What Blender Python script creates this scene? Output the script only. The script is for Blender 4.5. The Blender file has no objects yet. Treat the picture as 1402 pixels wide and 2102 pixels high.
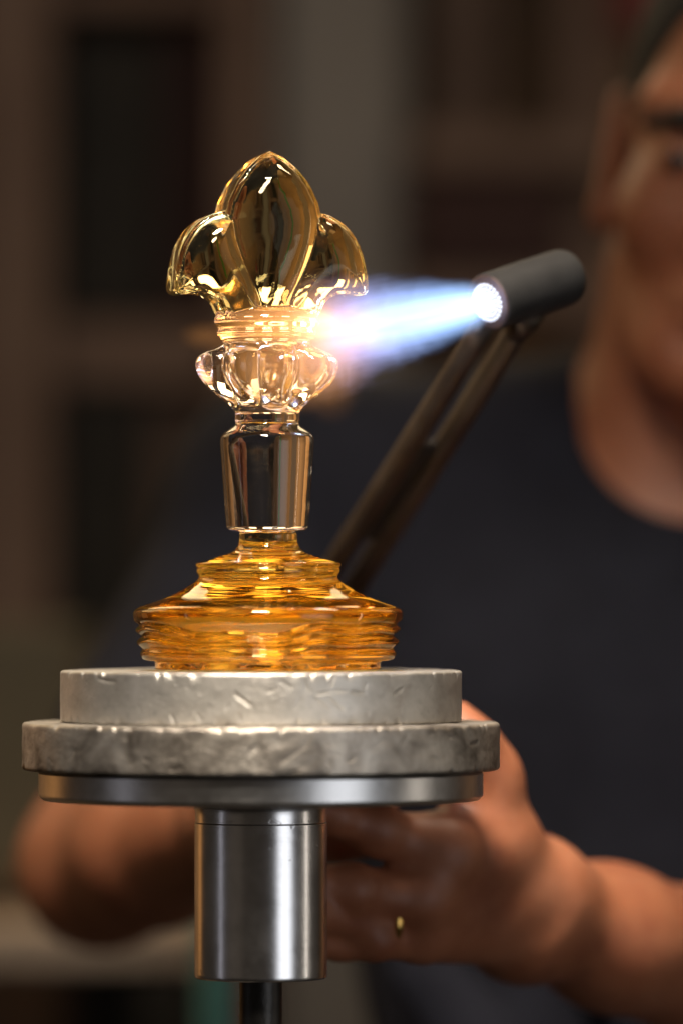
import bpy, bmesh, math, random
import numpy as np
import openvdb
from mathutils import Vector, Matrix

random.seed(7)
rad = math.radians
scene = bpy.context.scene
COL = scene.collection

# ------------------------------------------------------------------ camera
CAM = np.array([0.0, -2.35, 1.40])
LENS, SENS, PH = 200.0, 36.0, 2102.0
F = LENS / SENS * PH                       # focal length in photograph pixels
PITCH = math.atan((1217 - 1051) / F)       # eye level lies a little under the middle
cd = bpy.data.cameras.new('camera')
cam = bpy.data.objects.new('camera', cd); COL.objects.link(cam)
cam.location = CAM
cam.rotation_euler = (math.pi / 2 + PITCH, 0, 0)
cd.sensor_fit = 'VERTICAL'; cd.sensor_height = SENS; cd.sensor_width = 24
cd.lens = LENS; cd.clip_start = 0.05; cd.clip_end = 60
cd.dof.use_dof = True; cd.dof.focus_distance = 2.335; cd.dof.aperture_fstop = 2.8
scene.camera = cam

# ------------------------------------------------------------------ world, lamps, exposure
w = bpy.data.worlds.new('World'); scene.world = w; w.use_nodes = True
bg = w.node_tree.nodes['Background']
bg.inputs[0].default_value = (1.0, 0.80, 0.62, 1); bg.inputs[1].default_value = 0.03
def area(name, loc, target, size, power, col, sy=None):
    l = bpy.data.lights.new(name, 'AREA'); l.energy = power; l.color = col
    l.shape = 'RECTANGLE' if sy else 'DISK'; l.size = size
    if sy: l.size_y = sy
    o = bpy.data.objects.new(name, l); COL.objects.link(o); o.location = loc
    o.rotation_euler = (Vector(target) - Vector(loc)).to_track_quat('-Z', 'Y').to_euler()
    return o
AX0 = -0.033
area('work_lamp', (-0.12, -0.62, 2.25), (-0.03, 0.0, 1.34), 0.22, 2.3, (1.0, 0.86, 0.70)).data.spread = rad(43)
area('bench_lamp', (0.42, 0.20, 2.35), (0.15, 0.25, 1.35), 0.22, 3.9, (1.0, 0.82, 0.63))
area('soft_right', (1.45, -1.75, 1.35), (0.0, 0.0, 1.35), 1.1, 1.75, (0.90, 0.93, 1.0), 1.5)  # added soft fill standing in for a pale wall mirrored in the steel
area('low_fill', (1.15, -1.25, 1.05), (AX0, 0.0, 1.22), 0.85, 0.30, (0.92, 0.95, 1.0), 0.9).data.spread = rad(50)  # added fill, brightens hub and flange from low right
area('soft_left', (-1.55, -1.6, 1.35), (0.0, 0.0, 1.35), 1.0, 0.12, (1.0, 0.80, 0.62), 1.5)  # added soft fill in place of a brown wall on the left
area('tube_right', (1.75, -0.12, 1.35), (0.0, 0.0, 1.35), 0.07, 1.3, (1.0, 0.90, 0.78), 1.2)
area('tube_left', (-1.6, -0.50, 1.35), (0.0, 0.0, 1.35), 0.07, 0.32, (0.88, 0.88, 1.0), 1.2)
area('back_fill_left', (-0.95, 1.0, 2.15), (0.0, 0.0, 1.47), 0.60, 2.4, (1.0, 0.68, 0.34), 0.6)  # added backlight out of view, gives the glass its gold edges
area('back_fill_right', (0.95, 1.1, 2.25), (0.0, 0.0, 1.47), 0.60, 1.3, (1.0, 0.70, 0.36), 0.6)  # added backlight on the other side, also for the glass
for x_, p_ in ((-0.36, .75), (-0.05, 1.0), (0.27, .75)): area('back_fill_middle', (x_, 1.15, 2.08), (0.0, 0.0, 1.42), 0.17, p_, (1.0, 0.76, 0.46), 0.34)  # three added backlights for amber glow and broken highlights
area('orange_lamp_left', (-1.25, 1.0, 1.40), (0.0, 0.0, 1.40), 0.30, 0.28, (1.0, 0.45, 0.14), 0.55)  # dim orange source, inferred from the strip at the flange's left edge
area('front_lamp', (-0.10, -1.35, 2.30), (-0.03, 0.0, 1.40), 0.26, 1.5, (1.0, 0.90, 0.76)).data.spread = rad(80)
for i in range(4): area('track_lamp', (0.35 + 0.16 * i, -1.15, 2.45), (0.0, 0.0, 1.38), 0.05, 0.16, (0.95, 0.95, 1.0))
area('wall_fill_left', (-1.5, 0.9, 2.8), (-1.5, 2.1, 1.5), 0.4, 20.0, (1.0, 0.64, 0.28)).data.spread = rad(85)  # added light on the side wall, brightens what the glass refracts
area('wall_fill_right', (1.5, 0.9, 2.8), (1.5, 2.1, 1.5), 0.4, 17.0, (1.0, 0.64, 0.30)).data.spread = rad(85)  # added wall fill on the right, serves the glass likewise
area('room_lamp', (-0.3, 0.75, 2.9), (0.0, 1.6, 1.3), 0.5, 0.42, (1.0, 0.86, 0.74))

scene.render.engine = 'CYCLES'
cy = scene.cycles
cy.use_denoising = True
try: cy.denoiser = 'OPENIMAGEDENOISE'
except Exception: pass
cy.max_bounces = 24; cy.transmission_bounces = 20; cy.glossy_bounces = 8; cy.diffuse_bounces = 3
cy.transparent_max_bounces = 12; cy.volume_bounces = 0
cy.caustics_reflective = True; cy.caustics_refractive = True; cy.blur_glossy = 0.3
cy.sample_clamp_indirect = 12
scene.view_settings.view_transform = 'Standard'; scene.view_settings.look = 'None'
scene.view_settings.exposure = 0.0; scene.view_settings.gamma = 1.0
scene.view_settings.use_curve_mapping = False

# ------------------------------------------------------------------ helpers
def P(px, py, Y):
    """point at depth Y (metres behind the glass axis) that stands at photograph pixel px, py"""
    dx, dz = (px - 701) / F, (1051 - py) / F
    ca, sa = math.cos(PITCH), math.sin(PITCH)
    d = np.array([dx, ca - dz * sa, sa + dz * ca])
    return CAM + d * ((Y - CAM[1]) / d[1])
S = 2.35 / F                               # metres per pixel at the glass
def ZP(py): return P(701, py, 0)[2]
def PYOF(z): return 1217 - (z - ZP(1217)) / S   # inverse (small-angle)

def tag(o, label, cat, group=None, kind=None):
    if label: o['label'] = label
    if cat: o['category'] = cat
    if group: o['group'] = group
    if kind: o['kind'] = kind
    return o
def empty(name, loc, label, cat, group=None):
    o = bpy.data.objects.new(name, None); COL.objects.link(o); o.location = loc
    o.empty_display_size = 0.02
    bpy.context.view_layer.update()
    return tag(o, label, cat, group)
def link(name, me, mat, parent=None):
    o = bpy.data.objects.new(name, me); COL.objects.link(o)
    if mat is not None and not me.materials: me.materials.append(mat)
    if parent is not None:
        o.parent = parent
        bpy.context.view_layer.update()
        o.matrix_parent_inverse = parent.matrix_world.inverted()
    return o
def mesh_np(name, V, Fc, smooth=True, normals=None):
    me = bpy.data.meshes.new(name)
    V = np.asarray(V, dtype=np.float64)
    if isinstance(Fc, np.ndarray): Fc = Fc.tolist()
    me.from_pydata(V.tolist(), [], Fc)
    me.update()
    if smooth: me.polygons.foreach_set('use_smooth', [True] * len(me.polygons))
    if normals is not None:
        me.normals_split_custom_set_from_vertices([tuple(n) for n in normals])
    return me
def bm_obj(name, bm, mat, parent=None, smooth=False):
    me = bpy.data.meshes.new(name); bm.normal_update(); bm.to_mesh(me); bm.free()
    if smooth: me.polygons.foreach_set('use_smooth', [True] * len(me.polygons))
    return link(name, me, mat, parent)
def box(bm, c, s, rot=None, bev=0.0):
    r = bmesh.ops.create_cube(bm, size=1.0)
    vs = r['verts']
    M = Matrix.Translation(Vector(c)) @ (rot.to_4x4() if rot else Matrix.Identity(4)) @ Matrix.Diagonal((*s, 1))
    bmesh.ops.transform(bm, matrix=M, verts=vs)
    if bev:
        es = list({e for v in vs for e in v.link_edges})
        bmesh.ops.bevel(bm, geom=es, offset=bev, segments=2, affect='EDGES', profile=0.5)
def boxo(name, c, s, mat, parent=None, rot=None, bev=0.004):
    bm = bmesh.new(); box(bm, c, s, rot, bev); return bm_obj(name, bm, mat, parent)
def frame_of(d):
    d = Vector(d).normalized()
    a = Vector((0, 0, 1)) if abs(d.z) < 0.9 else Vector((1, 0, 0))
    u = d.cross(a).normalized(); v = d.cross(u).normalized()
    return d, u, v
def tube_mesh(name, pts, radii, seg=24, cap=True, loc=None):
    """rings of the given radii along a line of points (a lathe when points are collinear)"""
    pts = [Vector(p) for p in pts]; V = []; Fc = []
    n = len(pts)
    d0 = (pts[-1] - pts[0]); 
    _, u, v = frame_of(d0)
    for i, p in enumerate(pts):
        a = pts[max(i - 1, 0)]; b = pts[min(i + 1, n - 1)]
        t = (b - a)
        t = t.normalized() if t.length > 1e-9 else d0.normalized()
        uu = (u - t * u.dot(t)).normalized(); vv = t.cross(uu)
        for k in range(seg):
            an = 2 * math.pi * k / seg
            V.append(tuple(p + (uu * math.cos(an) + vv * math.sin(an)) * radii[i]))
    for i in range(n - 1):
        for k in range(seg):
            k2 = (k + 1) % seg
            Fc.append((i * seg + k, i * seg + k2, (i + 1) * seg + k2, (i + 1) * seg + k))
    if cap:
        Fc.append(tuple(range(seg))[::-1]); Fc.append(tuple((n - 1) * seg + k for k in range(seg)))
    me = mesh_np(name, V, Fc)
    bm = bmesh.new(); bm.from_mesh(me); bmesh.ops.recalc_face_normals(bm, faces=bm.faces[:]); bm.to_mesh(me); bm.free()
    me.polygons.foreach_set('use_smooth', [True] * len(me.polygons))
    return me
def sharpen(o, ang=35):
    me = o.data
    me.set_sharp_from_angle(angle=rad(ang))
def catmull(pts, sub):
    p = np.array(pts, float); p = np.vstack([2 * p[0] - p[1], p, 2 * p[-1] - p[-2]])
    out = []
    for i in range(1, len(p) - 2):
        for k in range(sub):
            t = k / sub
            out.append(0.5 * ((2 * p[i]) + (-p[i-1] + p[i+1]) * t + (2*p[i-1] - 5*p[i] + 4*p[i+1] - p[i+2]) * t*t
                              + (-p[i-1] + 3*p[i] - 3*p[i+1] + p[i+2]) * t**3))
    out.append(p[-2]); return np.array(out)

def vnoise(u, v, nu, nv, seed):
    """smooth value noise, periodic in u (0..1), v in 0..1"""
    g = np.random.RandomState(seed).rand(nv + 2, nu) * 2 - 1
    x = (u % 1.0) * nu; y = np.clip(v, 0, 1) * nv
    xi = np.floor(x).astype(int); yi = np.floor(y).astype(int)
    fx = x - xi; fy = y - yi
    fx = fx * fx * (3 - 2 * fx); fy = fy * fy * (3 - 2 * fy)
    a = g[yi, xi % nu]; b = g[yi, (xi + 1) % nu]; c = g[yi + 1, xi % nu]; d = g[yi + 1, (xi + 1) % nu]
    return (a * (1 - fx) + b * fx) * (1 - fy) + (c * (1 - fx) + d * fx) * fy

# signed-distance modelling: every body is one continuous closed surface
class SDF:
    def __init__(self, lo, hi, vox):
        self.lo = np.array(lo, float); self.vox = vox
        self.n = np.ceil((np.array(hi) - self.lo) / vox).astype(int) + 1
        self.a = np.full(self.n, 1.0, np.float32)
    def sub(self, lo, hi):
        i0 = np.clip(np.floor((np.array(lo) - self.lo) / self.vox).astype(int), 0, self.n - 1)
        i1 = np.clip(np.ceil((np.array(hi) - self.lo) / self.vox).astype(int) + 1, 1, self.n)
        sl = tuple(slice(int(a), int(b)) for a, b in zip(i0, i1))
        ax = [(self.lo[k] + np.arange(i0[k], i1[k]) * self.vox).astype(np.float32) for k in range(3)]
        return sl, np.meshgrid(*ax, indexing='ij', sparse=True)
    def add(self, fn, lo, hi, k):
        m = k * 1.5 + 3 * self.vox
        sl, (X, Y, Z) = self.sub(np.array(lo) - m, np.array(hi) + m)
        d = fn(X, Y, Z); c = self.a[sl]
        h = np.maximum(k - np.abs(c - d), 0) / k
        self.a[sl] = np.minimum(c, d) - h * h * k * 0.25
    def cut(self, fn, lo, hi, k):
        m = k * 1.5 + 3 * self.vox
        sl, (X, Y, Z) = self.sub(np.array(lo) - m, np.array(hi) + m)
        d = -fn(X, Y, Z); c = self.a[sl]
        h = np.maximum(k - np.abs(c - d), 0) / k
        self.a[sl] = np.maximum(c, d) + h * h * k * 0.25
    def cone(self, a, b, r1, r2, k=0.006):
        a = np.array(a, float); b = np.array(b, float); rm = max(r1, r2)
        def fn(X, Y, Z):
            ba = b - a; L2 = float(ba @ ba)
            t = np.clip(((X - a[0]) * ba[0] + (Y - a[1]) * ba[1] + (Z - a[2]) * ba[2]) / L2, 0, 1)
            return np.sqrt((X - a[0] - t * ba[0])**2 + (Y - a[1] - t * ba[1])**2 + (Z - a[2] - t * ba[2])**2) - (r1 + (r2 - r1) * t)
        self.add(fn, np.minimum(a, b) - rm, np.maximum(a, b) + rm, k)
    @staticmethod
    def ell_fn(c, r, M=None):
        c = np.array(c, float); r = np.array(r, float)
        M = np.eye(3) if M is None else np.array(M)
        def fn(X, Y, Z):
            x, y, z = X - c[0], Y - c[1], Z - c[2]
            u = x * M[0, 0] + y * M[1, 0] + z * M[2, 0]; v = x * M[0, 1] + y * M[1, 1] + z * M[2, 1]; ww = x * M[0, 2] + y * M[1, 2] + z * M[2, 2]
            k0 = np.sqrt((u / r[0])**2 + (v / r[1])**2 + (ww / r[2])**2)
            k1 = np.sqrt((u / r[0]**2)**2 + (v / r[1]**2)**2 + (ww / r[2]**2)**2)
            return k0 * (k0 - 1) / np.maximum(k1, 1e-6)
        return fn
    def ell(self, c, r, M=None, k=0.01):
        c = np.array(c, float); rm = max(r)
        self.add(self.ell_fn(c, r, M), c - rm, c + rm, k)
    def cut_ell(self, c, r, M=None, k=0.006):
        c = np.array(c, float); rm = max(r)
        self.cut(self.ell_fn(c, r, M), c - rm, c + rm, k)
    def mesh(self):
        a = np.clip(self.a, -10, 10)
        big = 4 * self.vox
        a = np.clip(a, -big, big).astype(np.float32)
        g = openvdb.FloatGrid(big); g.copyFromArray(a)
        pts, quads = g.convertToQuads(0.0)
        pts = np.array(pts, float)
        gx, gy, gz = np.gradient(self.a)
        i = np.clip(np.floor(pts).astype(int), 0, self.n - 2); f = pts - i
        N = np.zeros_like(pts)
        for dx in (0, 1):
            for dy in (0, 1):
                for dz in (0, 1):
                    wt = (f[:, 0] if dx else 1 - f[:, 0]) * (f[:, 1] if dy else 1 - f[:, 1]) * (f[:, 2] if dz else 1 - f[:, 2])
                    idx = (i[:, 0] + dx, i[:, 1] + dy, i[:, 2] + dz)
                    N += wt[:, None] * np.stack([gx[idx], gy[idx], gz[idx]], 1)
        N /= np.maximum(np.linalg.norm(N, axis=1, keepdims=True), 1e-9)
        V = self.lo + pts * self.vox
        q = np.array(quads, int)
        # face winding towards +gradient
        fn = np.cross(V[q[:, 1]] - V[q[:, 0]], V[q[:, 2]] - V[q[:, 0]])
        if (fn * N[q[:, 0]]).sum() < 0: q = q[:, ::-1]
        return V, q, N

# ------------------------------------------------------------------ materials
def M_new(name):
    m = bpy.data.materials.new(name); m.use_nodes = True
    return m, m.node_tree, m.node_tree.nodes['Principled BSDF']
def noise(nt, scale, detail=4, rough=0.55, dist=0.0, vec=None, dim='3D'):
    n = nt.nodes.new('ShaderNodeTexNoise'); n.noise_dimensions = dim
    n.inputs['Scale'].default_value = scale; n.inputs['Detail'].default_value = detail
    n.inputs['Roughness'].default_value = rough; n.inputs['Distortion'].default_value = dist
    if vec is None:
        tc = nt.nodes.new('ShaderNodeTexCoord'); vec = tc.outputs['Object']
    nt.links.new(vec, n.inputs['Vector'])
    return n
def ramp(nt, src, stops):
    r = nt.nodes.new('ShaderNodeValToRGB'); cr = r.color_ramp
    while len(cr.elements) > 1: cr.elements.remove(cr.elements[-1])
    cr.elements[0].position = stops[0][0]; cr.elements[0].color = (*stops[0][1], 1)
    for p, c in stops[1:]:
        e = cr.elements.new(p); e.color = (*c, 1)
    nt.links.new(src, r.inputs['Fac']); return r
def bump(nt, src, strength, dist, b, normal=None):
    n = nt.nodes.new('ShaderNodeBump'); n.inputs['Strength'].default_value = strength; n.inputs['Distance'].default_value = dist
    nt.links.new(src, n.inputs['Height'])
    if normal is not None: nt.links.new(normal, n.inputs['Normal'])
    nt.links.new(n.outputs['Normal'], b.inputs['Normal']); return n
def g3(v): return (v, v, v)
def mapping(nt, scale, coord='Object'):
    tc = nt.nodes.new('ShaderNodeTexCoord'); mp = nt.nodes.new('ShaderNodeMapping')
    mp.inputs['Scale'].default_value = scale
    nt.links.new(tc.outputs[coord], mp.inputs['Vector']); return mp.outputs['Vector']

def rough_mat(name, c1, c2, scale=12, rough=0.7, metallic=0.0, bumpd=0.0005, spec=0.4):
    m, nt, b = M_new(name)
    n = noise(nt, scale, 6, 0.6)
    r = ramp(nt, n.outputs['Fac'], [(0.3, c1), (0.7, c2)])
    nt.links.new(r.outputs['Color'], b.inputs['Base Color'])
    b.inputs['Roughness'].default_value = rough; b.inputs['Metallic'].default_value = metallic
    b.inputs['Specular IOR Level'].default_value = spec
    if bumpd:
        n2 = noise(nt, scale * 9, 5, 0.6); bump(nt, n2.outputs['Fac'], 0.6, bumpd, b)
    return m

def glass_mat(name, col, ior=1.5, bscale=(55, 55, 55), bstr=0.12):
    m = bpy.data.materials.new(name); m.use_nodes = True; nt = m.node_tree
    nt.nodes.clear()
    out = nt.nodes.new('ShaderNodeOutputMaterial'); g = nt.nodes.new('ShaderNodeBsdfGlass')
    g.inputs['Color'].default_value = (*col, 1); g.inputs['Roughness'].default_value = 0.0; g.inputs['IOR'].default_value = ior
    # faint hand-worked ripples in the surface
    n = noise(nt, 1.0, 3, 0.5, 0.0, mapping(nt, bscale))
    bp = nt.nodes.new('ShaderNodeBump'); bp.inputs['Strength'].default_value = bstr; bp.inputs['Distance'].default_value = 0.002
    nt.links.new(n.outputs['Fac'], bp.inputs['Height']); nt.links.new(bp.outputs['Normal'], g.inputs['Normal'])
    nt.links.new(g.outputs[0], out.inputs['Surface'])
    return m

GLASS_GOLD = glass_mat('golden_glass', (1.0, 0.92, 0.66))
GLASS_CLEAR = glass_mat('clear_glass', (1.0, 0.97, 0.92))
GLASS_AMBER = glass_mat('amber_glass', (1.0, 0.96, 0.80), 1.5, (12, 12, 110), 0.12)
def add_absorption(m, col, dens):
    nt = m.node_tree; v = nt.nodes.new('ShaderNodeVolumeAbsorption')
    v.inputs['Color'].default_value = (*col, 1); v.inputs['Density'].default_value = dens
    nt.links.new(v.outputs[0], [n for n in nt.nodes if n.type == 'OUTPUT_MATERIAL'][0].inputs['Volume'])
add_absorption(GLASS_AMBER, (1.0, 0.785, 0.03), 22)

def cast_metal(name, dark, light, stain, seed, metallic=0.95, rough=(0.42, 0.56)):
    m, nt, b = M_new(name)
    n1 = noise(nt, 38 + seed, 8, 0.62, 0.6)
    r1 = ramp(nt, n1.outputs['Fac'], [(0.34, stain), (0.47, dark), (0.62, light), (0.8, tuple(min(1, c * 1.25) for c in light))])
    n2 = noise(nt, 190, 5, 0.7)
    mx = nt.nodes.new('ShaderNodeMix'); mx.data_type = 'RGBA'; mx.blend_type = 'MULTIPLY'; mx.inputs['Factor'].default_value = 0.35
    r2 = ramp(nt, n2.outputs['Fac'], [(0.28, g3(0.35)), (0.45, g3(0.95)), (1, g3(1.1))])
    nt.links.new(r1.outputs['Color'], mx.inputs['A']); nt.links.new(r2.outputs['Color'], mx.inputs['B'])
    nt.links.new(mx.outputs['Result'], b.inputs['Base Color'])
    b.inputs['Metallic'].default_value = metallic
    rr = nt.nodes.new('ShaderNodeMapRange'); rr.inputs['To Min'].default_value = rough[1]; rr.inputs['To Max'].default_value = rough[0]
    nt.links.new(n1.outputs['Fac'], rr.inputs['Value']); nt.links.new(rr.outputs['Result'], b.inputs['Roughness'])
    bm1 = nt.nodes.new('ShaderNodeBump'); bm1.inputs['Strength'].default_value = 0.2; bm1.inputs['Distance'].default_value = 0.0004
    nt.links.new(n1.outputs['Fac'], bm1.inputs['Height'])
    vo = nt.nodes.new('ShaderNodeTexVoronoi'); vo.inputs['Scale'].default_value = 330 + seed * 10
    tcv = nt.nodes.new('ShaderNodeTexCoord'); nt.links.new(tcv.outputs['Object'], vo.inputs['Vector'])
    pit = ramp(nt, vo.outputs['Distance'], [(0.0, g3(0)), (0.16, g3(0.3)), (0.26, g3(1))])
    n4 = noise(nt, 26, 3, 0.5); pm = ramp(nt, n4.outputs['Fac'], [(0.46, g3(1)), (0.60, g3(0))])
    pmx = nt.nodes.new('ShaderNodeMix'); pmx.data_type = 'RGBA'; pmx.blend_type = 'LIGHTEN'; pmx.inputs['Factor'].default_value = 1
    nt.links.new(pit.outputs['Color'], pmx.inputs['A']); nt.links.new(pm.outputs['Color'], pmx.inputs['B'])
    bm2 = nt.nodes.new('ShaderNodeBump'); bm2.inputs['Strength'].default_value = 0.28; bm2.inputs['Distance'].default_value = 0.0006
    nt.links.new(pmx.outputs['Result'], bm2.inputs['Height']); nt.links.new(bm1.outputs['Normal'], bm2.inputs['Normal'])
    n5 = noise(nt, 700, 4, 0.7)
    bm3 = nt.nodes.new('ShaderNodeBump'); bm3.inputs['Strength'].default_value = 0.3; bm3.inputs['Distance'].default_value = 0.00025
    nt.links.new(n5.outputs['Fac'], bm3.inputs['Height']); nt.links.new(bm2.outputs['Normal'], bm3.inputs['Normal'])
    bump(nt, n2.outputs['Fac'], 0.3, 0.0004, b, bm3.outputs['Normal'])
    return m
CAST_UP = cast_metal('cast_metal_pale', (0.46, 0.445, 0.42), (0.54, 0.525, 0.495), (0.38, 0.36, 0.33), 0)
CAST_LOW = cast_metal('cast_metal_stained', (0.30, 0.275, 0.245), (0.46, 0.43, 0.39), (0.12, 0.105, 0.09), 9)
def turned_metal(name, col, rough, metallic=1.0, aniso=0.0):
    m, nt, b = M_new(name)
    v = mapping(nt, (9, 9, 900)); n = noise(nt, 1.0, 3, 0.6, 0.0, v)
    v2 = mapping(nt, (60, 60, 60)); n2 = noise(nt, 1.0, 6, 0.65, 0.3, v2)
    r = ramp(nt, n2.outputs['Fac'], [(0.3, tuple(c * 0.75 for c in col)), (0.6, col)])
    nt.links.new(r.outputs['Color'], b.inputs['Base Color'])
    b.inputs['Metallic'].default_value = metallic
    rr = nt.nodes.new('ShaderNodeMapRange'); rr.inputs['To Min'].default_value = rough * 0.75; rr.inputs['To Max'].default_value = rough * 1.35
    nt.links.new(n2.outputs['Fac'], rr.inputs['Value']); nt.links.new(rr.outputs['Result'], b.inputs['Roughness'])
    n3 = noise(nt, 1.0, 2, 0.5, 1.2, mapping(nt, (110, 110, 150))); nk = ramp(nt, n3.outputs['Fac'], [(0.73, g3(1)), (0.77, g3(0))])
    b0 = nt.nodes.new('ShaderNodeBump'); b0.inputs['Strength'].default_value = 0.2; b0.inputs['Distance'].default_value = 0.0003
    nt.links.new(nk.outputs['Color'], b0.inputs['Height'])
    bump(nt, n.outputs['Fac'], 0.12, 0.0003, b, b0.outputs['Normal'])
    return m
TURNED = turned_metal('turned_steel', (0.76, 0.75, 0.74), 0.30)
HUBM = turned_metal('polished_steel', (0.82, 0.81, 0.81), 0.23)
RODM = rough_mat('dark_rod_steel', (0.03, 0.03, 0.03), (0.06, 0.055, 0.05), 30, 0.4, 0.8)
BARREL = rough_mat('black_torch_metal', (0.009, 0.009, 0.010), (0.019, 0.019, 0.020), 80, 0.72, 0.0, 0.0003)
PIPEM = rough_mat('brown_scorched_steel', (0.035, 0.024, 0.016), (0.085, 0.062, 0.042), 40, 0.45, 0.6, 0.0004)
BURNFACE = rough_mat('burner_face_metal', (0.03, 0.03, 0.05), (0.07, 0.07, 0.09), 150, 0.5, 0.6)

# ------------------------------------------------------------------ the setting
WALLM = rough_mat('brown_plaster', (0.10, 0.070, 0.052), (0.17, 0.12, 0.09), 3, 0.9)
FLOORM = rough_mat('concrete_floor', (0.06, 0.055, 0.05), (0.11, 0.10, 0.09), 4, 0.8)
boxo('back_wall', (0, 2.15, 1.5), (7.0, 0.10, 3.0), WALLM, bev=0)['kind'] = 'structure'
boxo('floor', (0, -0.6, -0.05), (7.0, 5.4, 0.10), FLOORM, bev=0)['kind'] = 'structure'

def bgbox(name, x0, x1, y0, y1, Y, thick, mat, parent=None, bev=0.004):
    a = P(x0, y0, Y); b = P(x1, y1, Y)
    return boxo(name, ((a[0] + b[0]) / 2, Y + thick / 2, (a[2] + b[2]) / 2), (b[0] - a[0], thick, a[2] - b[2]), mat, parent, bev=bev)
SHELFW = rough_mat('brown_shelf_wood', (0.16, 0.10, 0.075), (0.24, 0.16, 0.12), 9, 0.7)
BLACKB = rough_mat('near_black', (0.012, 0.010, 0.007), (0.025, 0.02, 0.014), 12, 0.7)
GREYM = rough_mat('grey_cabinet_paint', (0.20, 0.18, 0.16), (0.26, 0.235, 0.21), 6, 0.5)
OLIVE = rough_mat('olive_paint', (0.12, 0.10, 0.065), (0.16, 0.14, 0.09), 6, 0.6)
BENCHM = rough_mat('pale_bench_wood', (0.50, 0.39, 0.30), (0.62, 0.49, 0.39), 10, 0.6)
REDM = rough_mat('dark_red_paint', (0.16, 0.012, 0.012), (0.24, 0.02, 0.018), 20, 0.5)
TEALM = rough_mat('teal_paint', (0.02, 0.20, 0.23), (0.03, 0.26, 0.30), 20, 0.45)
GREENM = rough_mat('green_paint', (0.04, 0.16, 0.015), (0.06, 0.22, 0.02), 20, 0.5)
BROWNM = rough_mat('brown_cardboard', (0.13, 0.085, 0.065), (0.18, 0.12, 0.09), 8, 0.8)
DKRED = rough_mat('maroon_box', (0.035, 0.012, 0.010), (0.05, 0.018, 0.014), 8, 0.7)

# ------------------------------------------------------------------ stored things behind (all far out of focus)
YB = 1.55
rk = empty('shelf_rack', (P(250, 900, YB)[0], YB + 0.15, 0), 'brown wooden shelf rack against the wall behind the glass', 'shelf')
for x0, x1 in ((-60, 105), (455, 545)):
    a = P(x0, 0, YB); b = P(x1, 0, YB)
    boxo('upright', ((a[0] + b[0]) / 2, YB + 0.15, 1.1), (b[0] - a[0], 0.30, 2.2), SHELFW, rk)
for y0, y1 in ((655, 790), (-60, 10), (1360, 1420)):
    a = P(108, y0, YB); b = P(452, y1, YB)
    boxo('shelf', ((a[0] + b[0]) / 2, YB + 0.16, (a[2] + b[2]) / 2), (b[0] - a[0], 0.28, a[2] - b[2]), SHELFW, rk)
a = P(105, 0, YB); b = P(455, 0, YB)
boxo('back_panel', ((a[0] + b[0]) / 2, YB + 0.31, 1.1), (b[0] - a[0] + 0.02, 0.01, 2.2), BLACKB, rk, bev=0)
def stand_on(name, x0, x1, ytop, ybase, Y, th, mat, label, cat, group=None):
    return tag(bgbox(name, x0, x1, ytop, ybase, Y, th, mat), label, cat, group)
stand_on('dark_block', 130, 330, 75, 654, YB + 0.03, 0.2, BLACKB, 'tall black crate standing for the dark opening of the upper shelf left of the glass crown', 'block')  # black block put in for the shade of the upper shelf opening
stand_on('cardboard_box', 335, 450, 60, 654, YB + 0.05, 0.2, DKRED, 'dark maroon box beside the tall black crate on the shelf', 'box')
stand_on('dark_block', 118, 300, 800, 1358, YB + 0.03, 0.2, BLACKB, 'black crate standing for the dark opening of the lower shelf above the metal turntable', 'block')  # shade of the lower shelf opening, built as a black block
stand_on('cardboard_box', 305, 448, 800, 1358, YB + 0.06, 0.2, BROWNM, 'brown box on the lower shelf left of the glass plug', 'box')

cb = empty('metal_cabinet', (P(690, 0, YB)[0], YB + 0.2, 0), 'grey metal cabinet in the blurred background above the glass crown', 'cabinet')
a = P(556, 0, YB); b = P(835, 0, YB)
boxo('cabinet_body', ((a[0] + b[0]) / 2, YB + 0.22, 1.15), (b[0] - a[0], 0.38, 2.3), GREYM, cb)
boxo('cabinet_door', ((a[0] + b[0]) / 2, YB + 0.02, 1.15), (b[0] - a[0] - 0.012, 0.018, 2.2), GREYM, cb)
rr = empty('tool_rack', (P(1000, 0, YB)[0], YB + 0.2, 0), 'brown tool rack with dark openings behind the torch', 'rack')
for x0, x1, mt in ((895, 1015, BROWNM), (1160, 1262, SHELFW)):
    a = P(x0, 0, YB); b = P(x1, 0, YB)
    boxo('upright', ((a[0] + b[0]) / 2, YB + 0.16, 1.1), (b[0] - a[0], 0.2, 2.2), mt, rr)
for y0, y1 in ((262, 345), (560, 640)):
    a = P(845, y0, YB - 0.02); b = P(1255, y1, YB - 0.02)
    boxo('rail', ((a[0] + b[0]) / 2, YB + 0.02, (a[2] + b[2]) / 2), (b[0] - a[0], 0.06, a[2] - b[2]), SHELFW, rr)
stand_on('storage_box', 850, 1150, 365, 559, YB - 0.02, 0.07, DKRED, 'dark maroon box on the rail behind the torch flame', 'box')
stand_on('red_canister', 1275, 1392, -160, 50, YB, 0.12, REDM, 'dark red canister at the top edge above the worker', 'canister')

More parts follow.
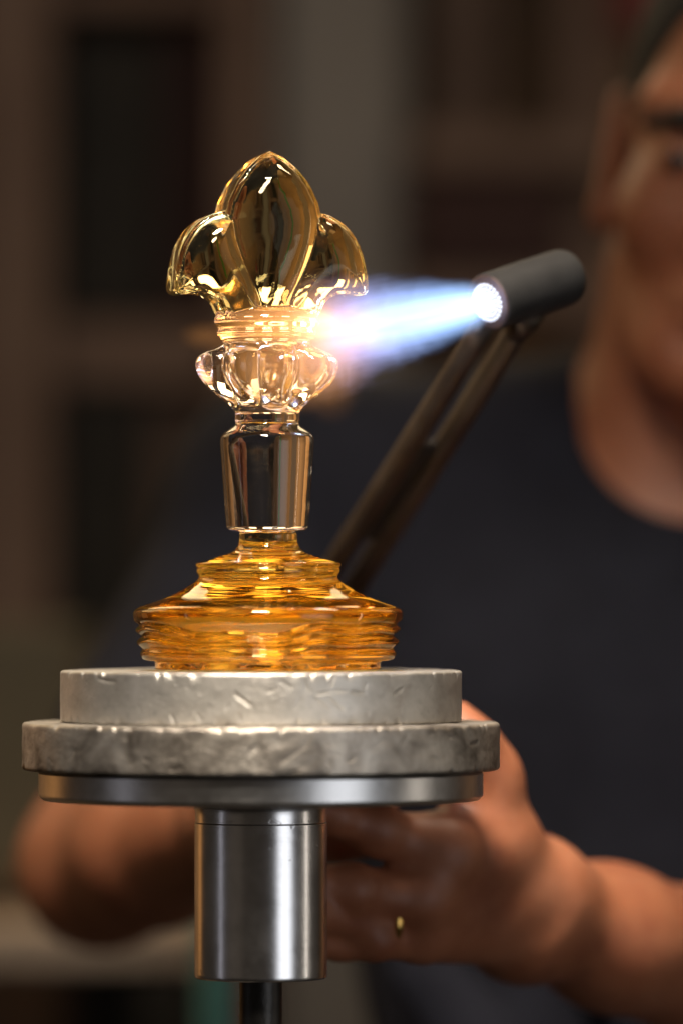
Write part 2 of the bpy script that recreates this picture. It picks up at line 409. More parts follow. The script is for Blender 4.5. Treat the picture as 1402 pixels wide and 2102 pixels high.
wb = empty('workbench', (P(180, 2000, 1.0)[0], 1.2, 0), 'pale wooden workbench at lower left under the bent elbow', 'workbench')
a = P(-420, 1905, 1.0); b = P(405, 1990, 1.0)
boxo('bench_top', ((a[0] + b[0]) / 2, 1.25, (a[2] + b[2]) / 2), (b[0] - a[0], 0.5, a[2] - b[2]), BENCHM, wb)
for x in (-380, 370):
    q = P(x, 1990, 1.0); boxo('leg', (q[0], 1.2, q[2] / 2 - 0.002), (0.05, 0.4, q[2] - 0.004), BLACKB, wb)
tb = P(60, 1500, 1.2)
ob = tag(bgbox('tool_chest', -260, 165, 1285, 1800, 1.15, 0.2, OLIVE), 'olive green tool chest standing on the pale workbench', 'chest')
ob.location.z += 0
# teal gas cylinder with red collar strip, low behind the hub
q = P(447, 1700, 0.75); q2 = P(447, 2500, 0.75)
gc = empty('gas_hose_stand', (q[0], 0.75, 0), 'teal post with a red strip behind the steel hub', 'post')
link('post', tube_mesh('post', [(q[0], .75, 0), (q[0], .75, q[2] + .05)], [.0105, .0105], 20), TEALM, gc)
link('red_strip', tube_mesh('red_strip', [(q[0] + .017, .75, 0), (q[0] + .017, .75, q[2] + .05)], [.005, .005], 16), REDM, gc)
# a green standpipe just beyond the left edge, seen through the glass plug
link('g', tube_mesh('g', [(-.335, 1.5, 0), (-.335, 1.5, 2.2)], [.018, .018], 16), GREENM).name = 'green_pipe'
tag(bpy.data.objects['green_pipe'], 'slim green pipe seen as a green streak inside the glass plug', 'pipe')

for x_, y_, c1_, c2_, lb in ((-.62, 1.2, (.42, .30, .21), (.52, .39, .28), 'added tan board left of the shelf rack, put there to brighten the glass'),
                            (.92, 1.25, (.40, .30, .24), (.50, .40, .32), 'added pale board behind the worker, put there to brighten the glass')):
    tag(boxo('added_board', (x_, y_, .95), (.16, .03, 1.9), rough_mat('board_' + str(int(abs(x_) * 100)), c1_, c2_, 6, .7)), lb, 'board', 'added boards beside the shelves')  # unseen boards added as bright content for the glass to refract
link('red_post', tube_mesh('red_post', [(.42, -3.2, 0), (.42, -3.2, 2.2)], [.035, .035], 16), REDM)
tag(bpy.data.objects['red_post'], 'red post mirrored as a thin red line in the steel hub', 'post')

# ------------------------------------------------------------------ turntable
AX = P(536, 1400, 0)[0]; AXG = P(549, 1000, 0)[0]
tt = empty('turntable', (AX, 0, 0), 'round steel turntable of stacked discs on a polished hub under the glass', 'turntable')
def disc(name, hw, ytop, ybot, mat, seed, bev, dents, und, edge_wear):
    R = hw * S; z1, z0 = ZP(ytop), ZP(ybot)
    NT = 1100
    prof = []
    H = z1 - z0
    prof += [(R * 0.0 + 0.004, z1), (R * 0.5, z1), (R * 0.8, z1)]
    for q in np.linspace(0.82, 1, 10): prof.append((R - bev - (1 - q) * R * 0.9 + 0 * R, z1))
    prof = [p for p in prof if p[0] < R - bev]
    for a in np.linspace(0, math.pi / 2, 6): prof.append((R - bev + bev * math.sin(a), z1 - bev + bev * math.cos(a)))
    nside = 44
    for q in np.linspace(0, 1, nside)[1:-1]: prof.append((R, z1 - bev - q * (H - 2 * bev)))
    for a in np.linspace(0, math.pi / 2, 6): prof.append((R - bev + bev * math.cos(a), z0 + bev - bev * math.sin(a)))
    prof += [(R * 0.85, z0), (R * 0.3, z0)]
    pr = np.array(prof)
    th = np.arange(NT) / NT * 2 * math.pi
    T, I = np.meshgrid(th, np.arange(len(pr)), indexing='ij')
    r = pr[I, 0].copy(); z = pr[I, 1].copy()
    vv = (z - z0) / H; uu = T / (2 * math.pi)
    side = (r > R - bev * 1.01)
    d = und * (vnoise(uu, vv, 60, 4, seed) + 0.5 * vnoise(uu, vv, 150, 9, seed + 1) + 0.25 * vnoise(uu, vv, 420, 20, seed + 2))
    # worn, nicked upper rim
    rim = np.exp(-((vv - 1) / 0.10) ** 2)
    nick = np.clip(vnoise(uu, vv * 0, 230, 1, seed + 3) - 0.25, 0, 1) + 0.6 * np.clip(vnoise(uu, vv * 0, 90, 1, seed + 4) - 0.3, 0, 1)
    d -= edge_wear * nick * rim
    rimb = np.exp(-((vv) / 0.10) ** 2)
    d -= edge_wear * 0.7 * np.clip(vnoise(uu, vv * 0, 160, 1, seed + 5) - 0.2, 0, 1) * rimb
    # gouges: short curved cuts (theta0 deg from the front, height, length mm, angle, bend, width mm, depth mm)
    for (t0, h0, L, an, bend, wd, dp) in dents:
        t0 = rad(t0) - math.pi / 2
        sx = (((T - t0 + math.pi) % (2 * math.pi)) - math.pi) * R * 1000
        sy = (z - z0) * 1000 - h0 * H * 1000
        ca, sa = math.cos(rad(an)), math.sin(rad(an))
        lx = sx * ca + sy * sa; ly = -sx * sa + sy * ca - bend * (lx / max(L, .1)) ** 2
        m = np.exp(-(ly / wd) ** 2) * np.clip(1.2 - (np.abs(lx) / (L / 2)) ** 3, 0, 1)
        lip = np.exp(-((ly - wd * 1.7) / wd) ** 2) * np.clip(1.2 - (np.abs(lx) / (L / 2)) ** 3, 0, 1)
        d += (-dp * m + 0.12 * dp * lip) * 0.0006
    r = np.where(side, r + d, r)
    topm = (z > z1 - 1e-6) & (r > R * 0.5)
    z = np.where(topm, z + 0.00012 * vnoise(uu, r / R, 80, 12, seed + 8), z)
    z = np.where(side & (vv > 0.9), z - edge_wear * 0.5 * nick * rim, z)
    V = np.stack([AX + r * np.cos(T), r * np.sin(T), z], -1).reshape(-1, 3)
    n = len(pr); Fc = []
    ii = np.arange(NT)[:, None] * n + np.arange(n - 1)[None]; jj = ((np.arange(NT) + 1) % NT)[:, None] * n + np.arange(n - 1)[None]
    Fc = np.stack([ii, ii + 1, jj + 1, jj], -1).reshape(-1, 4).tolist()
    Fc.append([k * n for k in range(NT)]); Fc.append([k * n + n - 1 for k in range(NT)][::-1])
    me = mesh_np(name, V, Fc)
    bm = bmesh.new(); bm.from_mesh(me); bmesh.ops.recalc_face_normals(bm, faces=bm.faces[:]); bm.to_mesh(me); bm.free()
    me.polygons.foreach_set('use_smooth', [True] * len(me.polygons))
    return link(name, me, mat, tt)
rs = np.random.RandomState(5)
def front_deg(px, hw): return math.degrees(math.asin(max(-1, min(1, (px - 536) / hw))))
g_up = [(front_deg(x, 411), h, L, an, bd, wd, dp) for x, h, L, an, bd, wd, dp in (
    (505, .50, 9, -38, 0.8, .75, .7), (368, .10, 6, -65, .3, .7, .6), (500, .16, 4, -75, 0, .6, .5), (420, .15, 5, -50, .4, .8, .35),
    (590, .80, 7, -35, .8, .7, .4), (630, .78, 5, -75, .4, .6, .45), (665, .62, 7, 8, 1.0, .6, .55), (700, .66, 7, -2, 1.2, .6, .5),
    (735, .62, 8, -8, 1.4, .65, .6), (815, .64, 6, 28, .5, .6, .7), (690, .40, 11, -38, 1.0, .6, .5), (660, .42, 10, -35, .8, .6, .45),
    (615, .42, 6, 60, .4, .6, .3), (748, .74, 4, 65, .2, .6, .5), (683, .86, 5, 70, .2, .6, .5), (475, .36, 3, 55, .2, .6, .4),
    (753, .22, 2.4, 10, 0, .7, .4), (230, .84, 12, -6, .8, .8, .8), (300, .30, 4, -70, .2, .5, .3), (560, .66, 3, 20, .1, .6, .3),
    (820, .30, 6, 85, .3, .5, .2), (880, .7, 3, 40, 0, .5, .25), (170, .4, 3, 60, 0, .5, .25))]
g_low = [(front_deg(rs.uniform(70, 1000), 489), rs.uniform(.1, .9), rs.uniform(2, 9), rs.uniform(-60, 60), rs.uniform(0, .8), rs.uniform(.5, 1.1), rs.uniform(.2, .55)) for _ in range(26)]
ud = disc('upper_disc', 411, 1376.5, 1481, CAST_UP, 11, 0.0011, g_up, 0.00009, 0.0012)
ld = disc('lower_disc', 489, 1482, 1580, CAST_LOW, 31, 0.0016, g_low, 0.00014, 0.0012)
def lathe(name, prof, mat, cx, parent, seg=256, sharp=None):
    pr = np.array([(r * S, ZP(y)) for r, y in prof])
    th = np.arange(seg) / seg * 2 * math.pi; n = len(pr)
    V = np.stack([cx + np.outer(np.cos(th), pr[:, 0]), np.outer(np.sin(th), pr[:, 0]), np.tile(pr[:, 1], (seg, 1))], -1).reshape(-1, 3)
    ii = np.arange(seg)[:, None] * n + np.arange(n - 1)[None]; jj = ((np.arange(seg) + 1) % seg)[:, None] * n + np.arange(n - 1)[None]
    Fc = np.stack([ii, ii + 1, jj + 1, jj], -1).reshape(-1, 4).tolist()
    Fc.append([k * n for k in range(seg)]); Fc.append([k * n + n - 1 for k in range(seg)][::-1])
    me = mesh_np(name, V, Fc)
    bm = bmesh.new(); bm.from_mesh(me); bmesh.ops.recalc_face_normals(bm, faces=bm.faces[:]); bm.to_mesh(me); bm.free()
    me.polygons.foreach_set('use_smooth', [True] * len(me.polygons))
    o = link(name, me, mat, parent)
    if sharp: sharpen(o, sharp)
    return o
lathe('flange', [(440, 1583), (452, 1583.5), (455, 1587), (455, 1589), (455, 1628), (455, 1631), (454, 1634), (446, 1641), (440, 1642), (150, 1642.5)], TURNED, AX, tt, 360, 25)
hp = [(143, 1643), (141, 1648), (138, 1654), (136, 1662), (135, 1672), (134.6, 1687), (136, 1690), (136, 1693), (136, 1997), (136, 2001), (135, 2005), (131, 2008), (60, 2009)]
hub = lathe('hub', hp, HUBM, AX, tt, 256, 25)
lathe('spindle', [(44, 2009.5), (44, 2300), (44, 3000)], RODM, AX, tt, 64, 25)
q = ZP(3000)
link('stand_base', tube_mesh('stand_base', [(AX, 0, 0.0), (AX, 0, 0.03), (AX, 0, 0.05), (AX, 0, q + .002)], [.20, .20, .035, .03], 64), RODM, tt)

# ------------------------------------------------------------------ amber glass base
GZ = None
prof = [(0.5, 1093), (30, 1093), (54, 1093.2), (59, 1096), (59, 1106), (61, 1117), (66, 1126), (76, 1134), (98, 1142), (126, 1150), (144, 1154.5), (148, 1157), (148.5, 1160),
        (148, 1163), (145.5, 1165), (146.5, 1168), (146.5, 1175), (143, 1180), (142.5, 1186), (149, 1194), (168, 1206), (196, 1221), (228, 1234), (256, 1243), (270, 1249),
        (276, 1256), (276.5, 1263), (275, 1272), (272, 1281), (269, 1290), (267, 1298), (266.5, 1306), (266, 1314), (265, 1322), (264, 1330), (263, 1338), (261, 1346), (257, 1352), (248, 1355.5),
        (236, 1356.5), (231.5, 1358), (230.5, 1362), (230.5, 1370), (229, 1372.6), (224, 1373.2), (120, 1373.2), (0.5, 1373.2)]
pc = catmull(prof, 5)
NTH = 420
th = np.arange(NTH) / NTH * 2 * math.pi
T, I = np.meshgrid(th, np.arange(len(pc)), indexing='ij')
r = pc[I, 0].copy(); y = pc[I, 1].copy()
u = T / (2 * math.pi)
band = np.clip((y - 1266) / 14, 0, 1) * np.clip((1350 - y) / 8, 0, 1)
step = 9 * np.tanh((((T + math.pi / 2 - 0.25 + math.pi) % (2 * math.pi)) - math.pi) / 0.16) * np.exp(-((((T + math.pi / 2 - 0.25 + math.pi) % (2 * math.pi)) - math.pi) / 1.1) ** 2)
wob = 8 * vnoise(u, u * 0, 9, 1, 3) + 4 * vnoise(u, u * 0, 21, 1, 4) + step * 1.3
yy = y + wob * np.clip((1348 - y) / 40, 0.15, 1)
for c, amp, wd in ((1288, -7.5, 6.5), (1311, -8.5, 6), (1334, -6.0, 5), (1298, 4.0, 6), (1322, 4, 5)):
    r += band * amp * np.exp(-((yy - c) / wd) ** 2)
up = np.clip((y - 1196) / 20, 0, 1) * np.clip((1262 - y) / 20, 0, 1)
r += up * (0.5 * np.sin((y + 6 * vnoise(u, u * 0, 9, 1, 12)) / 3.4) + 1.0 * vnoise(u, (y - 1180) / 90, 14, 6, 13))
foot = np.clip((y - 1356) / 3, 0, 1)
r += foot * np.where(r > 200, 1.6 * vnoise(u, (y - 1350) / 30, 60, 3, 14), 0)
V = np.stack([AXG + 0.0004 + r * S * np.cos(T), r * S * np.sin(T), ZP(1217) - (y - 1217) * S], -1).reshape(-1, 3)
n = len(pc)
ii = np.arange(NTH)[:, None] * n + np.arange(n - 1)[None]; jj = ((np.arange(NTH) + 1) % NTH)[:, None] * n + np.arange(n - 1)[None]
Fc = np.stack([ii, ii + 1, jj + 1, jj], -1).reshape(-1, 4).tolist()
Fc.append([k * n for k in range(NTH)]); Fc.append([k * n + n - 1 for k in range(NTH)][::-1])
me = mesh_np('amber_glass_base', V, Fc)
bm = bmesh.new(); bm.from_mesh(me); bmesh.ops.recalc_face_normals(bm, faces=bm.faces[:]); bm.to_mesh(me); bm.free()
me.polygons.foreach_set('use_smooth', [True] * len(me.polygons))
base = tag(link('amber_glass_base', me, GLASS_AMBER), 'amber glass base with wavy rings on the upper steel disc', 'glass base')

# ------------------------------------------------------------------ glass stopper with fleur crown
def poly_sd(U, Vv, pts):
    """signed distance to a closed polygon on a 2-D grid"""
    pts = np.array(pts, float); d = np.full(np.broadcast(U, Vv).shape, 1e9); s = np.ones(d.shape)
    N = len(pts)
    for i in range(N):
        a = pts[i]; b = pts[i - 1]
        ex, ey = b - a; wx = U - a[0]; wy = Vv - a[1]
        t = np.clip((wx * ex + wy * ey) / (ex * ex + ey * ey), 0, 1)
        d = np.minimum(d, (wx - ex * t) ** 2 + (wy - ey * t) ** 2)
        c1 = Vv >= a[1]; c2 = Vv < b[1]; c3 = ex * wy > ey * wx
        flip = (c1 & c2 & c3) | (~c1 & ~c2 & ~c3)
        s = np.where(flip, -s, s)
    return s * np.sqrt(d)
def spline_closed(pts, sub):
    p = np.array(pts, float); n = len(p); out = []
    for i in range(n):
        p0, p1, p2, p3 = p[i - 1], p[i], p[(i + 1) % n], p[(i + 2) % n]
        for k in range(sub):
            t = k / sub
            out.append(0.5 * ((2 * p1) + (-p0 + p2) * t + (2*p0 - 5*p1 + 4*p2 - p3) * t*t + (-p0 + 3*p1 - 3*p2 + p3) * t**3))
    return np.array(out)
def smin(a, b, k):
    h = np.maximum(k - np.abs(a - b), 0) / k; return np.minimum(a, b) - h * h * k * 0.25
def smax(a, b, k): return -smin(-a, -b, k)
YAW = rad(14)
VOX = 2.1                                             # pixels
xs = np.arange(-232, 233, VOX); ys = np.arange(-170, 171, VOX); vs = np.arange(300, 1100, VOX)
# work in the crown's own (turned) frame, mesh is turned afterwards
U2, V2 = np.meshgrid(xs, vs, indexing='ij')
right = [(0, 311), (24, 323), (51, 347), (76, 380), (94, 417), (102, 453), (98, 495), (84, 540), (66, 585), (52, 620), (46, 662)]
cen = right + [(-a, b) for a, b in right[::-1][:-1]]
cen = np.array(cen, float)
lob = [(72, 450), (102, 438), (134, 448), (165, 472), (187, 508), (199, 552), (204, 588), (199, 603), (183, 608), (158, 604), (134, 607), (112, 622), (98, 645), (60, 664), (20, 660), (14, 600), (50, 520)]
lobR = spline_closed(lob, 5)
lobL = lobR * np.array([-1, 1])
dc = poly_sd(U2, V2, cen); dR = poly_sd(U2, V2, lobR); dL = poly_sd(U2, V2, lobL)
def pillow(d, w, t0, b, p=2.0):
    q = np.clip(-d / w, 0, 1)
    return t0 + b * (1 - (1 - q) ** p) ** (1 / p)
tv = np.clip((V2 - 311) / 60, 0, 1) ** 0.6
Hc = pillow(dc + 9, 72, 60 * (0.5 + 0.5 * tv), 42)
low = np.clip((V2 - 560) / 90, 0, 1); low = low * low * (3 - 2 * low)
Hc = Hc * (1 - 0.12 * low)
Hs = 36 + 0 * V2
HR = pillow(dR + 8, 58, 46, 46); HL = pillow(dL + 8, 58, 46, 46)
flare = np.clip((V2 - 590) / 60, 0, 1)
Yg = ys[None, :, None]
def petal(d, H, k): return smax(d[:, None, :], (np.abs(Yg) - H[:, None, :]) * 0.8, k)
fc = petal(dc, Hc, 7)
fR = petal(dR, HR, 7); fL = petal(dL, HL, 7)
f = smin(fc, smin(fR, fL, 8), 7)
Xg = xs[:, None, None]; Vg = vs[None, None, :]
rg = np.sqrt(Xg ** 2 + Yg ** 2)
ang = np.arctan2(Yg, Xg)
cp = np.array([(632, 74), (640, 98), (648, 105), (656, 108.5), (664, 108), (671, 103), (675, 100.5), (680, 102.5), (687, 102), (693, 97), (701, 92), (708, 94), (716, 110), (724, 130), (733, 144), (743, 149.5),
               (756, 149), (772, 143.5), (790, 130), (808, 110), (824, 89), (836, 74), (844, 67.5), (850, 65.5), (857, 66), (863, 66), (868, 64.5), (873, 67), (880, 76), (888, 88), (894, 93.5), (901, 96),
               (910, 96.2), (930, 95), (1000, 90), (1076, 84.2), (1082, 83), (1087, 79), (1090, 72), (1091.5, 60)])
cpd = catmull(np.stack([cp[:, 0], cp[:, 1]], 1), 6)
Rp = np.interp(vs, cpd[:, 0], cpd[:, 1])
wl = np.clip((vs - 706) / 24, 0, 1) * np.clip((842 - vs) / 40, 0, 1)
lobes = 1 - np.sqrt(np.abs(np.cos(4 * (ang + math.pi / 2 + 0.0))) ** 2 + 0.004)
upper = np.clip((735 - vs) / 25, 0, 1)
Rl = Rp[None, None, :] * (1 - (0.30 * wl)[None, None, :] * lobes)
# petal tips of the bulb stand a little higher than the valleys between them
fr = (rg - Rl) * 0.72
fr = smax(fr, (630 - Vg) * 1.0 + 0 * rg, 4); fr = smax(fr, (Vg - 1091.6) + 0 * rg, 4)
f = smax(f, (Vg - 668) + 0 * rg, 3)
f = smin(f, fr, 9).astype(np.float32)
sd = SDF((0, 0, 0), (1, 1, 1), 0.5)
sd.a = f; sd.n = np.array(f.shape); sd.lo = np.array([xs[0], ys[0], vs[0]]); sd.vox = VOX
V, Q, N = sd.mesh()
def to_world(V, N):
    c, s = math.cos(YAW), math.sin(YAW)
    X = V[:, 0] * c - V[:, 1] * s; Yw = V[:, 0] * s + V[:, 1] * c
    W = np.stack([AXG + X * S, Yw * S, ZP(1217) - (V[:, 2] - 1217) * S], 1)
    Nw = np.stack([N[:, 0] * c - N[:, 1] * s, N[:, 0] * s + N[:, 1] * c, -N[:, 2]], 1)
    return W, Nw
Wv, Wn = to_world(V, N)
Q = Q[:, ::-1]
fnm = np.cross(Wv[Q[:, 1]] - Wv[Q[:, 0]], Wv[Q[:, 2]] - Wv[Q[:, 0]])
if (fnm * Wn[Q[:, 0]]).sum() < 0: Q = Q[:, ::-1]
st = empty('glass_stopper', (AXG, 0, ZP(1092)), 'clear glass stopper with a fleur crown, heated by the torch flame', 'glass stopper')
cen_v = V[Q].mean(1)[:, 2]
for nm, lo, hi, mt in (('crown', 0, 641, GLASS_GOLD), ('collar', 641, 704, GLASS_CLEAR), ('petal_bulb', 704, 846, GLASS_CLEAR), ('plug', 846, 2000, GLASS_CLEAR)):
    m = (cen_v >= lo) & (cen_v < hi); q = Q[m]
    ids, inv = np.unique(q, return_inverse=True)
    me = mesh_np(nm, Wv[ids], inv.reshape(-1, 4), True, Wn[ids])
    link(nm, me, mt, st)

# ------------------------------------------------------------------ torch
n0 = P(1003, 620, 0.040); n1 = P(1166, 566, 0.072)
tor = empty('gas_torch', tuple(n1), 'black gas torch nozzle on two brown steel pipes aimed at the glass', 'torch')
d, uu, vv = frame_of(n1 - n0); L = float(np.linalg.norm(n1 - n0)); n0v = Vector(n0); R = 61 * S
def along(t, off=0.0): return n0v + d * (t * L)
rb = R
bt = [(0.10, .80), (0.02, .80), (0.0, .84), (-.005, .97), (0.005, .99), (0.03, 1.0), (0.15, 1.0), (0.5, 1.01), (0.85, 1.0), (0.93, .985), (0.975, .93), (0.995, .83), (1.0, .7)]
br = link('barrel', tube_mesh('barrel', [along(t) for t, _ in bt], [R * k for _, k in bt], 96), BARREL, tor)
link('rim', tube_mesh('rim', [along(-.012), along(-.02), along(-.012), along(0.0)], [R * .80, R * .885, R * .955, R * .97], 96, cap=False),
     rough_mat('heat_tinted_rim', (.05, .035, .035), (.11, .07, .055), 120, .4, .7), tor)
bf = link('burner_face', tube_mesh('burner_face', [along(.06), along(.012)], [R * .79, R * .79], 64), BURNFACE, tor)
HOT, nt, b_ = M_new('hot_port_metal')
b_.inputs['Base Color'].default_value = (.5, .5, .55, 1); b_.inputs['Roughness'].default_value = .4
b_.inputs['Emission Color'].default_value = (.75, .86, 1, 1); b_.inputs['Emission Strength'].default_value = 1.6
V = []; Fc = []
for ring, cnt in ((0, 1), (1, 6), (2, 12), (3, 18), (4, 24)):
    for k in range(cnt):
        an = 2 * math.pi * k / cnt + ring * .2; rr_ = R * .155 * ring
        c = along(-.012) + (uu * math.cos(an) + vv * math.sin(an)) * rr_
        b0 = len(V); sg = 8
        for (t, q) in ((.03, .058), (-.0, .058), (-.012, .05), (-.012, .03), (.02, .028)):
            for s_ in range(sg):
                a2 = 2 * math.pi * s_ / sg
                V.append(tuple(c + d * (t * L) + (uu * math.cos(a2) + vv * math.sin(a2)) * R * q))
        for i in range(4):
            for s_ in range(sg):
                s2 = (s_ + 1) % sg
                Fc.append((b0 + i * sg + s_, b0 + i * sg + s2, b0 + (i + 1) * sg + s2, b0 + (i + 1) * sg + s_))
        Fc.append(tuple(b0 + 4 * sg + s_ for s_ in range(sg)))
po = link('burner_ports', mesh_np('burner_ports', V, Fc), HOT, bf); po['kind'] = 'stuff'
pa0, pa1 = P(1000, 655, .060), P(640, 1235, .20)
pb0, pb1 = P(1085, 640, .075), P(650, 1330, .215)
def bez(a, b, n=14, sag=0.0):
    a, b = Vector(a), Vector(b); return [a.lerp(b, i / (n - 1)) for i in range(n)]
link('pipe', tube_mesh('pipe', bez(pa0, pa1), [.0050] * 14, 24), PIPEM, tor)
link('pipe', tube_mesh('pipe', bez(pb0, pb1), [.0052] * 14, 24), PIPEM, tor)
link('weld_collar', tube_mesh('weld_collar', [Vector(pb0).lerp(Vector(pb1), t) for t in (-.01, .03, .06)], [.0068, .0066, .0054], 24), PIPEM, tor)
px_, py_ = P(545, 1470, .235)[0], .235
jz = P(545, 1470, .235)[2]
for e_ in (pa1, pb1):
    link('pipe_end', tube_mesh('pipe_end', [Vector(e_), Vector(e_).lerp(Vector((px_, py_, jz)), .6), Vector((px_, py_, jz))], [.0051] * 3, 20), PIPEM, tor)
link('stand_pole', tube_mesh('stand_pole', [(px_, py_, jz + .01), (px_, py_, jz), (px_, py_, .02)], [.006, .0075, .0075], 24), PIPEM, tor)
link('stand_foot', tube_mesh('stand_foot', [(px_, py_, 0), (px_, py_, .02), (px_, py_, .03)], [.11, .11, .02], 48), PIPEM, tor)
# web plate joining the pipes
def lerp(a, b, t): return Vector(a) * (1 - t) + Vector(b) * t
V = []
A0, A1 = lerp(pa0, pa1, .43), lerp(pa0, pa1, .76); B0, B1 = lerp(pb0, pb1, .37), lerp(pb0, pb1, .66)
bm = bmesh.new()
nv = (A1 - A0).cross(B0 - A0).normalized() * .0016
vs_ = [bm.verts.new(p + s * nv) for s in (-1, 1) for p in (A0, A1, B1, B0)]
for fcs in ((0, 1, 2, 3), (7, 6, 5, 4), (0, 4, 5, 1), (1, 5, 6, 2), (2, 6, 7, 3), (3, 7, 4, 0)): bm.faces.new([vs_[i] for i in fcs])
bmesh.ops.recalc_face_normals(bm, faces=bm.faces[:])
bm_obj('web_plate', bm, rough_mat('darkened_plate', (.012, .009, .006), (.022, .016, .012), 40, .9), tor)  # plate colour darkened so its lit edge does not show bright

# ------------------------------------------------------------------ flame (glowing gas: emission volume only)
def vol_mat(name):
    m = bpy.data.materials.new(name); m.use_nodes = True; nt = m.node_tree; nt.nodes.clear()
    out = nt.nodes.new('ShaderNodeOutputMaterial'); e = nt.nodes.new('ShaderNodeEmission')
    nt.links.new(e.outputs[0], out.inputs['Volume'])
    return m, nt, e
def mth(nt, op, a, b=None, c=None, clamp=False):
    n = nt.nodes.new('ShaderNodeMath'); n.operation = op; n.use_clamp = clamp
    for i, x in enumerate((a, b, c)):
        if x is None: continue
        if isinstance(x, (int, float)): n.inputs[i].default_value = x
        else: nt.links.new(x, n.inputs[i])
    return n.outputs[0]
f0 = n0; f1 = P(655, 690, -0.018)
FL = float(np.linalg.norm(f1 - f0)); fd, fu, fv = frame_of(f1 - f0)
# local frame: z along the jet (0 at the nozzle, 1 at the glass), metres across
fp = [(-.02, .35), (0, .50), (.1, .70), (.3, .95), (.6, 1.2), (.9, 1.4), (1.12, 1.35), (1.2, .9), (1.22, .3)]
RF = .0185
V = []; Fc = []; sg = 48
for t, k in fp:
    for s_ in range(sg):
        a2 = 2 * math.pi * s_ / sg
        V.append((math.cos(a2) * RF * k * 1.35, math.sin(a2) * RF * k * 1.35, t * FL))
for i in range(len(fp) - 1):
    for s_ in range(sg):
        s2 = (s_ + 1) % sg; Fc.append((i * sg + s_, i * sg + s2, (i + 1) * sg + s2, (i + 1) * sg + s_))
Fc.append(tuple(range(sg))[::-1]); Fc.append(tuple((len(fp) - 1) * sg + k for k in range(sg)))
FM, nt, em = vol_mat('flame_gas')
tc = nt.nodes.new('ShaderNodeTexCoord'); sp = nt.nodes.new('ShaderNodeSeparateXYZ'); nt.links.new(tc.outputs['Object'], sp.inputs[0])
t = mth(nt, 'DIVIDE', sp.outputs['Z'], FL)
rr2 = mth(nt, 'SQRT', mth(nt, 'ADD', mth(nt, 'POWER', sp.outputs['X'], 2.0), mth(nt, 'POWER', sp.outputs['Y'], 2.0)))
tcl = mth(nt, 'MAXIMUM', t, 0.0)
Rt = mth(nt, 'MULTIPLY_ADD', mth(nt, 'POWER', tcl, 0.7), RF * 1.08, RF * 0.38)
mp = nt.nodes.new('ShaderNodeMapping'); mp.inputs['Scale'].default_value = (230, 230, 16); nt.links.new(tc.outputs['Object'], mp.inputs['Vector'])
ns = noise(nt, 1.0, 3, 0.5, 0.4, mp.outputs['Vector'])
nsv = mth(nt, 'SUBTRACT', ns.outputs['Fac'], 0.5)
nsl = noise(nt, 75, 3, 0.6, 0.8)
q = mth(nt, 'ADD', mth(nt, 'DIVIDE', rr2, Rt), mth(nt, 'ADD', mth(nt, 'MULTIPLY', nsv, 0.8), mth(nt, 'MULTIPLY', mth(nt, 'SUBTRACT', nsl.outputs['Fac'], 0.5), mth(nt, 'MULTIPLY', tcl, 0.75))))
body = mth(nt, 'SUBTRACT', 1.0, q, clamp=True)                 # 1 on the axis, 0 at the skin
body2 = mth(nt, 'POWER', body, 1.35)
near = mth(nt, 'POWER', 2.71828, mth(nt, 'MULTIPLY', tcl, -2.6))
tail = mth(nt, 'SUBTRACT', 1.0, mth(nt, 'MULTIPLY', mth(nt, 'SUBTRACT', t, 0.82, clamp=True), 2.7), clamp=True)
start = mth(nt, 'MULTIPLY', mth(nt, 'ADD', t, 0.015), 9.0, clamp=True)
streak = mth(nt, 'MAXIMUM', mth(nt, 'MULTIPLY_ADD', ns.outputs['Fac'], 3.6, -0.8), 0.12)
amp = mth(nt, 'MULTIPLY_ADD', near, 310.0, 44.0)
st_ = mth(nt, 'MULTIPLY', mth(nt, 'MULTIPLY', mth(nt, 'MULTIPLY', body2, amp), mth(nt, 'MULTIPLY', tail, start)), streak)
nt.links.new(st_, em.inputs['Strength'])
rp = ramp(nt, t, [(0.0, (0.40, 0.62, 1.0)), (0.25, (0.33, 0.54, 1.0)), (0.6, (0.38, 0.51, 1.0)), (0.82, (0.55, 0.50, 0.95)), (1.0, (1.0, 0.58, 0.46))])
nt.links.new(rp.outputs['Color'], em.inputs['Color'])
flm = link('torch_flame', mesh_np('torch_flame', V, Fc), FM)
Mx = Matrix((fu, fv, fd)).transposed().to_4x4(); Mx.translation = Vector(f0)
flm.matrix_world = Mx
tag(flm, 'blue white gas flame jetting from the torch onto the glass collar', 'flame')
lp = bpy.data.lights.new('flame_light', 'POINT'); lp.energy = 0.12; lp.color = (.45, .62, 1.0); lp.shadow_soft_size = .01
lo = bpy.data.objects.new('flame_light', lp); COL.objects.link(lo); lo.location = tuple(f0 + (f1 - f0) * .5)

# orange sodium flare where the flame wraps the hot collar, with a glow added over the bulb
SM, nt, em = vol_mat('sodium_flare_gas')
tc = nt.nodes.new('ShaderNodeTexCoord')
def blob(c, r, p=2.0, off=None):
    mp = nt.nodes.new('ShaderNodeMapping'); mp.vector_type = 'POINT'
    mp.inputs['Location'].default_value = tuple(-c[i] / r[i] for i in range(3)); mp.inputs['Scale'].default_value = tuple(1 / r[i] for i in range(3))
    nt.links.new(tc.outputs['Object'], mp.inputs['Vector'])
    ln = nt.nodes.new('ShaderNodeVectorMath'); ln.operation = 'LENGTH'; nt.links.new(mp.outputs[0], ln.inputs[0])
    return mth(nt, 'POWER', mth(nt, 'SUBTRACT', 1.0, ln.outputs['Value'], clamp=True), p)
fc0 = P(600, 668, 0)
def loc(px, py, Y): return P(px, py, Y) - fc0
hot = mth(nt, 'MULTIPLY', blob(loc(652, 662, -.010), (.0105, .014, .0105), 1.6), 125.0)
